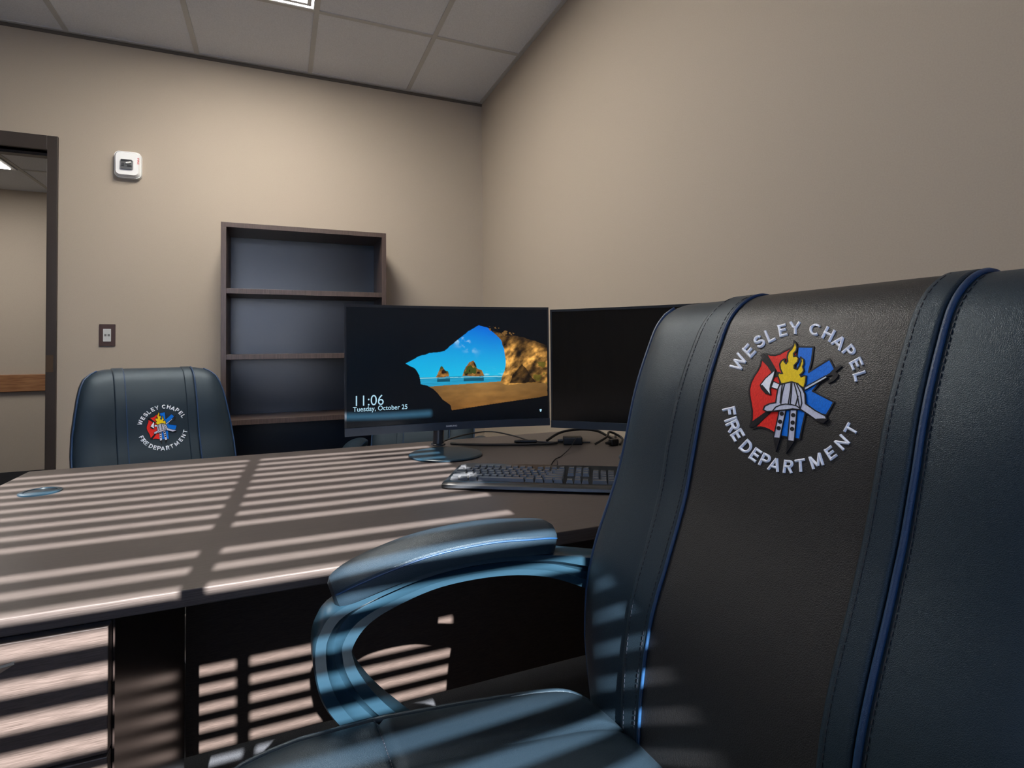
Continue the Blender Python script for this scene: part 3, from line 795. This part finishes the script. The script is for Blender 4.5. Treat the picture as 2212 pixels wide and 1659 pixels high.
def bm_from(polys):
    bm = bmesh.new()
    for pts in polys:
        vs = [bm.verts.new((x, y, 0)) for x, y in pts]
        try: fc = bm.faces.new(vs)
        except ValueError: continue
    bm.normal_update()
    bmesh.ops.triangulate(bm, faces=bm.faces[:])
    return bm
def stroke(pts, wd, closed=True):
    out = []; n = len(pts)
    for i in range(n if closed else n - 1):
        a = Vector(pts[i]); b_ = Vector(pts[(i + 1) % n]); d = (b_ - a)
        if d.length < 1e-6: continue
        d.normalize(); q = Vector((-d.y, d.x)) * wd / 2; e = d * wd * .35
        out.append([tuple(a - e - q), tuple(b_ + e - q), tuple(b_ + e + q), tuple(a - e + q)])
    return out
def disc(x, y, r_): return [(x + r_ * math.cos(2 * math.pi * k / 16), y + r_ * math.sin(2 * math.pi * k / 16)) for k in range(16)]

def build_emblem(t, surf, LG):
    em = bpy.data.objects.new('emblem', None); COL.objects.link(em); em.parent = t
    em2 = {}
    def lay(polys, off, name, m, step=40, thick=.0004):
        bm = bm_from(polys)
        for k in range(5, 46):
            for ax in (0, 1):
                co = [0, 0, 0]; co[ax] = k * step; no = [0, 0, 0]; no[ax] = 1
                bmesh.ops.bisect_plane(bm, geom=bm.verts[:] + bm.edges[:] + bm.faces[:], plane_co=co, plane_no=no)
        vmap = {}
        mb = MB()
        for v in bm.verts:
            a, s = LG(v.co.x, v.co.y); mb.v.append(surf(a, s, .0018 + off)); vmap[v] = len(mb.v) - 1
        for f_ in bm.faces: mb.f.append(tuple(vmap[v] for v in f_.verts))
        # skirts down to the panel on the boundary
        for e in bm.edges:
            if len(e.link_faces) == 1:
                i0, i1 = vmap[e.verts[0]], vmap[e.verts[1]]
                n0 = len(mb.v)
                for vv in (e.verts[1], e.verts[0]):
                    a, s = LG(vv.co.x, vv.co.y); mb.v.append(surf(a, s, .0016))
                mb.f.append((i0, i1, n0, n0 + 1))
        bm.free()
        o = mb.build(name, m, em, fix=False)
        return o
    outl = []
    for p_ in RED: outl += stroke(p_, 13)
    outl += stroke(BLUE, 13)
    [lay([q_], .0006, 'cross_patch', M['e_red']) for q_ in RED]; lay([BLUE], .0007, 'star_patch', M['e_blue'])
    lay(outl, .0009, 'outline_thread', M['e_blk'])
    lay([H1], .0011, 'axe_handle', M['e_blk']); lay([H2], .0011, 'pike_handle', M['e_blk']); lay([HOOK], .0011, 'pike_hook', M['e_blk'])
    lay([POLE], .0012, 'pike_pole', M['e_white']); [lay([q_], .0012, 'ladder_rail', M['e_grey']) for q_ in RAIL]
    lay(TIP + [disc(x, y, 18) for x, y in DOTS], .0015, 'ladder_rungs', M['e_blk'])
    fl_out = stroke(FLAME, 11) + stroke(POLE, 6) + stroke(RAIL[0], 7) + stroke(RAIL[1], 7)
    lay([FLAME], .0014, 'flame', M['e_yel'])
    lay([NECK], .0015, 'axe_neck', M['e_white']); lay([AXE], .0015, 'axe_head', M['e_white'])
    lay(fl_out + stroke(NECK, 8) + stroke(AXE, 8) + [AXEB], .0017, 'outline_thread', M['e_blk'])
    lay([HELMET], .0019, 'helmet', M['e_grey'])
    hl_ = stroke(HELMET, 10)
    for q in RIBS + BRIM: hl_ += stroke(q, 9, False)
    hl_.append([(1040, 1062), (1070, 1052), (1120, 1050), (1150, 1052), (1148, 1072), (1120, 1090), (1070, 1075)])
    lay(hl_, .0022, 'outline_thread', M['e_blk'])
    # lettering: each letter upright on the ring around the emblem centre
    ICAN = np.linalg.inv(CAN[1:])
    def can(x, y): return np.array([1, x, y]) @ CAN
    def ican(p): return (np.array(p) - CAN[0]) @ ICAN
    for i, (ch, x, y) in enumerate(LET):
        q = can(x, y); th = math.atan2(q[1], q[0]); rr_ = math.hypot(*q) * .35 + .65 * .945
        sgn = 1 if i < 12 else -1      # upper text reads outward, lower text inward
        upv = np.array([math.cos(th), math.sin(th)]) * sgn; rtv = np.array([-upv[1], upv[0]])
        ct = np.array([math.cos(th), math.sin(th)]) * rr_
        wd, strokes = GLY[ch]; H_ = .178; mb = MB()
        for st_ in strokes:
            pts = []
            for k in range(len(st_) - 1):
                a_, b_ = np.array(st_[k]), np.array(st_[k + 1]); n_ = max(1, int(np.hypot(*(b_ - a_)) / .22))
                pts += [a_ + (b_ - a_) * j / n_ for j in range(n_)]
            pts.append(np.array(st_[-1])); m = len(pts); rows = []
            for k in range(m):
                d_ = pts[min(k + 1, m - 1)] - pts[max(k - 1, 0)]; d_ = d_ / (np.hypot(*d_) + 1e-9); nn_ = np.array([-d_[1], d_[0]])
                for c_, hh_ in ((-1, 0), (-.8, .55), (-.35, 1), (.35, 1), (.8, .55), (1, 0)):
                    g_ = pts[k] + nn_ * c_ * .108
                    p_ = ct + upv * (g_[1] - .5) * H_ + rtv * (g_[0] - wd / 2) * H_
                    w_ = ican(p_); a2, s2 = LG(w_[0], w_[1]); rows.append(surf(a2, s2, .0017 + .0017 * hh_ + .00002 * k % 3))
            mb.grid(rows, m, 6); mb.add(rows[:6], [(0, 1, 2, 3, 4, 5)]); mb.add(rows[-6:], [(5, 4, 3, 2, 1, 0)])
        mb.build('letter', M['e_white'], em, smooth=True, fix=False, angle=60)


def make_chair(loc, rz, label, top=1.1369, edge=None, logo=None, front_detail=True, bands=NEAR_BANDS, emblem=True, arm_drop=0.0):
    """seat faces local +Y; a runs to the sitter's left, i.e. local -X"""
    t = thing('office_chair', (loc[0], loc[1], 0), rz, label, 'office chair', 'black leather office chairs around the desk')
    base0 = top - 1.1369   # gas lift difference from the nearest chair
    ES = edge or ([0, .006, .016, .035, .07, .18, .34, .42, .48, .56, .62], [.256, .269, .276, .277, .275, .272, .271, .268, .260, .238, .215])
    W_ = lambda s: float(np.interp(s, ES[0], ES[1]))
    def row_yz(s):
        # centre offset, half thickness for a row at s below the top
        p = prof_y(s)
        hT = RR if s > RR else math.sqrt(max(RR * RR - (RR - s) ** 2, 1e-8))
        return p - RR, hT
    def front(a, s, off=0.0, side=1):
        c, hT = row_yz(s); Wd = W_(s); u = min(abs(a) / Wd, 1.0)
        y = c + side * hT * (1 - u ** 9) ** (1 / 4.5)
        if side > 0 and s > .0:
            aa = abs(a - .0)
            fade = min(1, s / .05)
            lo = .146; hi = Wd
            if aa > lo and hi > lo: y += fade * .0065 * math.sin(math.pi * min(1, (aa - lo) / (hi - lo))) ** .7
        return -a, y, top - s
    def nrm(s, side=1):
        d = .002
        if side > 0 and s < RR:
            c, hT = row_yz(s); th = math.atan2(hT, RR - s); 
            dy, dz = math.sin(th), math.cos(th); return dy, dz
        y1 = front(0, s + d)[1]; y0_ = front(0, max(s - d, 0))[1]; 
        ty, tz = (y1 - y0_), -(s + d - max(s - d, 0)); l = math.hypot(ty, tz)
        return -tz / l, ty / l
    def surf(a, s, off=0.0):
        if s < 0:  # over the top and down the rear
            s2 = -s; x, y, z = front(a, s2, 0, -1); c, hT = row_yz(s2)
            if s2 < RR:
                th = math.atan2(hT, RR - s2); return x, y - off * math.sin(th), z + off * math.cos(th)
            return x, y - off, z
        x, y, z = front(a, s); ny, nz = nrm(s)
        return x, y + off * ny, z + off * nz
    # cushion
    srow = [RR * (1 - math.cos(R(q))) for q in range(4, 91, 8)] + list(np.linspace(.05, SMAX, 42))
    na = 41
    aa = [math.sin(math.pi / 2 * (-1 + 2 * i / (na - 1))) for i in range(na)]
    P = []
    for s in srow:
        Wd = W_(s)
        ring = [front(Wd * q, s) for q in aa] + [front(Wd * q, s, 0, -1) for q in aa[::-1][1:-1]]
        P += ring
    nr = 2 * na - 2
    mb = MB(); mb.v = [tuple(p) for p in P]
    for i in range(len(srow) - 1):
        for j in range(nr): mb.f.append((i * nr + j, i * nr + (j + 1) % nr, (i + 1) * nr + (j + 1) % nr, (i + 1) * nr + j))
    # caps as strips
    for base, fl in ((0, 0), ((len(srow) - 1) * nr, 1)):
        for j in range(na - 1):
            a_ = base + j; b_ = base + j + 1
            c_ = base + (nr - j - 1) % nr if j + 1 < na - 1 else base + na - 1
            d_ = base + (nr - j) % nr
            q = [a_, b_, c_, d_]; q2 = []
            for x_ in q:
                if x_ not in q2: q2.append(x_)
            if len(q2) > 2: mb.f.append(tuple(q2))
    back = mb.build('backrest', M['leather'], t, smooth=True, angle=180)
    BD_ = [lambda s, q=q: float(np.interp(abs(s), q[0], q[1])) for q in bands]
    b1o, b1i, b2i, b2o = BD_
    def ribbon(fa0, fa1, off, nA, name, m, parent, s_from=-.10, s_to=.585, edge_r=.0):
        ss = list(np.linspace(s_from, -RR, 6))[:-1] + [-RR * (1 - math.cos(R(q))) for q in range(90, 0, -6)] + [RR * (1 - math.cos(R(q))) for q in range(2, 91, 6)] + list(np.linspace(RR + .004, s_to, 60))
        P = []
        cols = [(0, -.001), (0, .6), (.08, 1)] + [(q, 1) for q in np.linspace(.16, .84, nA)] + [(.92, 1), (1, .6), (1, -.001)]
        for s in ss:
            a0, a1 = fa0(s), fa1(s)
            for q, o_ in cols: P.append(surf(a0 + (a1 - a0) * q, s, off * o_ if o_ > 0 else -.001))
        return MB().grid(P, len(ss), len(cols)).build(name, m, parent, smooth=True, angle=75)
    ribbon(lambda s: b1i(s) - .004, lambda s: b2i(s) + .004, .0018, 10, 'logo_panel', M['panel'] if front_detail else M['leather'], back)
    ribbon(b1o, b1i, .0042, 3, 'side_strip', M['leather'], back)
    ribbon(b2i, lambda s: b2o(s) - .003, .0042, 3, 'side_strip', M['leather'], back)
    def seam_path(a, off, s0=-.09, s1=.585):
        ss = list(np.linspace(s0, -RR, 5))[:-1] + [-RR * (1 - math.cos(R(q))) for q in range(90, 0, -9)] + [RR * (1 - math.cos(R(q))) for q in range(3, 91, 6)] + list(np.linspace(RR + .006, s1, 50))
        return [surf(a(s), s, off) for s in ss]
    MB().tube(seam_path(lambda s: b2o(s) + .0015, .0016), .0030, 8).build('strip_piping', M['piping'], back, smooth=True, angle=180)
    MB().tube(seam_path(lambda s: b1i(s) - .001, .0026), .0022, 8).build('strip_piping', M['piping'], back, smooth=True, angle=180)
    # edge piping around the face
    def edgeline(sg):
        pts = []
        for s in [RR * (1 - math.cos(R(q))) for q in range(30, 91, 10)] + list(np.linspace(.05, .59, 40)):
            Wd = W_(s); x, y, z = front(sg * Wd * .985, s); pts.append((x - sg * .0012, y + .0015, z))
        return pts
    for sg in (-1, 1): MB().tube(edgeline(sg), .0034, 8).build('edge_piping', M['piping'], back, smooth=True, angle=180)
    # stitching
    def stitch(a, off, s0=-.02, s1=.57, pitch=.0062):
        sm = MB(); s = s0
        while s < s1:
            p = Vector(surf(a(s), s, off)); q = Vector(surf(a(s), s + pitch * .62, off))
            sm.tube([p, q], .0006, 4); s += pitch
        sm.build('stitching', M['thread'], back, fix=False)
    if front_detail:
        for fn_, of_ in ((lambda s: b1o(s) + .007, .0043), (lambda s: b1i(s) - .008, .0043), (lambda s: b2i(s) + .006, .0043), (lambda s: b2o(s) + .0075, .0005)): stitch(fn_, of_)
    # emblem
    LG = logo or logo_near
    if emblem: build_emblem(t, surf, LG)

    # seat
    zb = base0
    SWd = .252
    def seat_out(t_):   # half width along the seat depth
        return SWd * min(1, (1 - max(0, (t_ - .56) / .15) ** 2.4 * .45)) * (1 - max(0, (.215 - t_) / .06) ** 2 * .10)
    t0, t1 = .160, .700
    def ztop(t_, u):
        # u -1..1 across
        c = np.interp(t_, [.16, .19, .24, .34, .45, .54, .60, .65, .68, .70], [.580, .590, .599, .611, .622, .623, .615, .597, .570, .540])
        dome = .012 * (1 - u * u)
        return c + dome + zb + .015
    nt, nu = 150, 81
    P = []
    tt = [t0 + (t1 - t0) * (1 - math.cos(math.pi * i / (nt - 1))) / 2 for i in range(nt)]
    def seat_pt(t_, u, lower=False):
        Wd = seat_out(t_); v_ = (t_ - t0) / (t1 - t0)
        ev = (1 - abs(2 * v_ - 1) ** 14) ** (1 / 3.)
        eu = (1 - abs(u) ** 10) ** (1 / 3.)
        k = ev * eu
        zt = ztop(t_, u)
        if lower: z = zt - .030 - .060 * k
        else: z = zt - .030 + .030 * k
        # seams
        if not lower:
            for ts in (.45,): z -= .006 * math.exp(-((t_ - ts) / .0035) ** 2)
            for us in (-.55, .55):
                if t_ < .45: z -= .005 * math.exp(-((u - us) / .018) ** 2)
        return (-u * Wd, t_, z)
    us = [math.sin(math.pi / 2 * (-1 + 2 * j / (nu - 1))) for j in range(nu)]
    nr2 = 2 * nu - 2
    mb = MB()
    for t_ in tt: mb.v += [seat_pt(t_, u) for u in us] + [seat_pt(t_, u, True) for u in us[::-1][1:-1]]
    for i in range(nt - 1):
        for j in range(nr2): mb.f.append((i * nr2 + j, i * nr2 + (j + 1) % nr2, (i + 1) * nr2 + (j + 1) % nr2, (i + 1) * nr2 + j))
    mb.f.append(tuple(range(nr2))); mb.f.append(tuple((nt - 1) * nr2 + j for j in range(nr2)))
    seat = mb.build('seat', M['leather'], t, smooth=True, angle=180)
    ring = []
    for t_ in tt[4:-4:3]: x, y, z = seat_pt(t_, -.992); ring.append((x, y, z + .004))
    for u in us[7:-7:2]: x, y, z = seat_pt(tt[-5], u); ring.append((x, y + .004, z + .002))
    for t_ in tt[4:-4:3][::-1]: x, y, z = seat_pt(t_, .992); ring.append((x, y, z + .004))
    for u in us[7:-7:2][::-1]: x, y, z = seat_pt(tt[4], u); ring.append((x, y - .002, z + .003))
    MB().tube(ring, .0042, 8, closed=True).build('seat_piping', M['leather'], seat, smooth=True, angle=180)
    if front_detail:
        sm = MB(); u = -.96
        while u < .96:
            p = Vector(seat_pt(.45 + .006, u)); q = Vector(seat_pt(.45 + .006, u + .016)); sm.tube([p + Vector((0, 0, .0006)), q + Vector((0, 0, .0006))], .0006, 4); u += .026
        sm.build('seat_stitching', M['thread'], seat, fix=False)
    # armrests: closed plastic loop with a padded top
    h_ = lambda z: z + zb - arm_drop
    inner = [(.09, .69), (.153, .722), (.213, .747), (.285, .760), (.364, .760), (.425, .746), (.459, .730), (.476, .708), (.475, .692), (.468, .674), (.448, .643), (.419, .610), (.38, .575), (.31, .55)]
    outer = [(.09, .752), (.152, .766), (.20, .776), (.285, .787), (.37, .785), (.44, .772), (.497, .755), (.515, .735), (.521, .712), (.519, .678), (.509, .643), (.485, .607), (.44, .560), (.35, .515)]
    def dens(pts, sub=5):
        q = []
        for i in range(len(pts) - 1):
            p0 = Vector(pts[max(i - 1, 0)]); p1 = Vector(pts[i]); p2 = Vector(pts[i + 1]); p3 = Vector(pts[min(i + 2, len(pts) - 1)])
            for k in range(sub):
                t_ = k / sub
                q.append(.5 * ((2 * p1) + (p2 - p0) * t_ + (2 * p0 - 5 * p1 + 4 * p2 - p3) * t_ * t_ + (3 * p1 - p0 - 3 * p2 + p3) * t_ ** 3))
        q.append(Vector(pts[-1])); return q
    di, do_ = dens(inner), dens(outer)
    for sg, nm in ((1, 'armrest'), (-1, 'armrest')):
        xc = sg * .291
        P = []
        n = len(di)
        sec = [(-1, .0), (-1, .28), (-.62, .34), (-.45, .46), (-.62, .62), (-1, .70), (-1, .96), (-.8, 1.0), (.8, 1.0), (1, .96), (1, .04), (.8, 0), (-.9, 0)]
        for i in range(n):
            a_, b_ = di[i], do_[i]
            for u_, v_ in sec:
                p_ = a_ + (b_ - a_) * v_
                P.append((xc + sg * u_ * .0235, p_.x * KN, h_(p_.y)))
        mb = MB(); m = len(sec)
        mb.add(P, [(i * m + j, i * m + (j + 1) % m, (i + 1) * m + (j + 1) % m, (i + 1) * m + j) for i in range(n - 1) for j in range(m)] + [tuple(range(m)), tuple((n - 1) * m + j for j in range(m))])
        arm = mb.build(nm, M['armp'], t, smooth=True, angle=45)
        # pad
        low = dens([(.190, .775), (.235, .782), (.298, .788), (.375, .785), (.440, .772), (.494, .754)], 8)
        n = len(low); P = []
        psec = [(-.90, 0), (-.97, .004), (-1, .011), (-1, .0185), (-.975, .0215), (-.90, .0235), (-.6, .0285), (-.25, .0318), (.25, .0318), (.6, .0285), (.90, .0235), (.975, .0215), (1, .0185), (1, .011), (.97, .004), (.90, 0)]
        seg = len(psec)
        for i, p_ in enumerate(low):
            v_ = i / (n - 1)
            en = max(0, 1 - abs(2 * v_ - 1) ** 3.6) ** .5
            hw_ = .040 * (.30 + .70 * en)
            tk = (.72 + .28 * min(1, en * 1.3)) * (1.12 - .12 * v_)
            tn = (low[min(i + 1, n - 1)] - low[max(i - 1, 0)]).normalized(); nm_ = Vector((-tn.y, tn.x))
            if nm_.y < 0: nm_ = -nm_
            for ux, hz_ in psec:
                hh_ = hz_ * tk * 1.12
                P.append((xc + sg * .004 - ux * hw_, p_.x + nm_.x * hh_, h_(p_.y) + nm_.y * hh_ + .0005))
        mb = MB(); mb.add(P, [(i * seg + k, i * seg + (k + 1) % seg, (i + 1) * seg + (k + 1) % seg, (i + 1) * seg + k) for i in range(n - 1) for k in range(seg)] + [tuple(range(seg)), tuple((n - 1) * seg + k for k in range(seg))])
        pad = mb.build('arm_pad', M['leather'], t, smooth=True, angle=30)
        for kk in (3, 12):
            MB().tube([Vector(P[i * seg + kk]) for i in range(1, n - 1)], .0013, 6).build('pad_piping', M['piping'], pad, smooth=True, angle=180)
        if front_detail:
            sm = MB()
            for sd_ in (-1, 1):
                pts = []
                for i in range(2, n - 2):
                    k = 4 if sd_ > 0 else 11
                    p_ = Vector(P[i * seg + k]); pts.append(p_ + Vector((-sd_ * .0004, 0, -.0012)))
                for i in range(len(pts) - 1):
                    for f_ in range(2):
                        a_ = pts[i].lerp(pts[i + 1], f_ * .5); b_ = pts[i].lerp(pts[i + 1], f_ * .5 + .32)
                        sm.tube([a_, b_], .0005, 4)
            sm.build('pad_stitching', M['thread'], pad, fix=False)
    # under structure
    MB().box(-.11, .11, .26, .48, .495 + zb, .532 + zb).box(-.30, .30, .33, .39, .500 + zb, .520 + zb).build('seat_plate', M['blackp'], t, bevel=.004)
    MB().box(-.035, .035, .07, .30, .485 + zb, .500 + zb).box(-.035, .035, .052, .070, .485 + zb, .62 + zb).build('back_bracket', M['blackp'], t, bevel=.003)
    MB().tube([(0, .36, .10), (0, .36, .28 + zb * .5)], .025, 16).tube([(0, .36, .27 + zb * .5), (0, .36, .476 + zb)], .014, 16).build('gas_lift', M['metal'], t, smooth=True)
    bs = MB()
    for k in range(5):
        a_ = R(72 * k + 20); c, s = math.cos(a_), math.sin(a_)
        pts = [(0, .36, .115), (c * .10, .36 + s * .10, .112), (c * .20, .36 + s * .20, .098), (c * .30, .36 + s * .30, .080)]
        bs.tube(pts, [.026, .022, .017, .013], 10)
    bs.lathe([(.034, .085), (.036, .13), (.03, .14)], (0, .36, 0), 20)
    base = bs.build('star_base', M['metal'], t, smooth=True, angle=50)
    for k in range(5):
        a_ = R(72 * k + 20); c, s = math.cos(a_), math.sin(a_)
        ca = MB()
        for o_ in (-.014, .014):
            cx_, cy_ = c * .30 - s * o_, .36 + s * .30 + c * o_
            ca.tube([(cx_ - s * .009, cy_ + c * .009, .028), (cx_ + s * .009, cy_ - c * .009, .028)], .028, 18)
        ca.tube([(c * .30, .36 + s * .30, .03), (c * .30, .36 + s * .30, .078)], .006, 8)
        ca.build('caster', M['blackp'], base, smooth=True, angle=50)
    return t

make_chair((-.7411, -3.1631), R(91.4), 'nearest office chair, black leather with a fire department emblem on its upright back')
far_edge = ([0, .006, .016, .035, .06, .10, .16, .23, .30, .42, .48, .56, .62], [.150, .180, .200, .220, .231, .241, .250, .259, .263, .262, .255, .238, .215])
make_chair((-1.755, -1.075), R(-160), 'office chair with a small emblem behind the left end of the desk', top=1.004, edge=far_edge, logo=logo_flat, front_detail=False, bands=FAR_BANDS, arm_drop=.04)
make_chair((-.585, -.70), R(-200), 'dark office chair mostly hidden behind the lit monitor', top=.955, emblem=False, edge=far_edge, logo=logo_flat, front_detail=False, bands=FAR_BANDS)
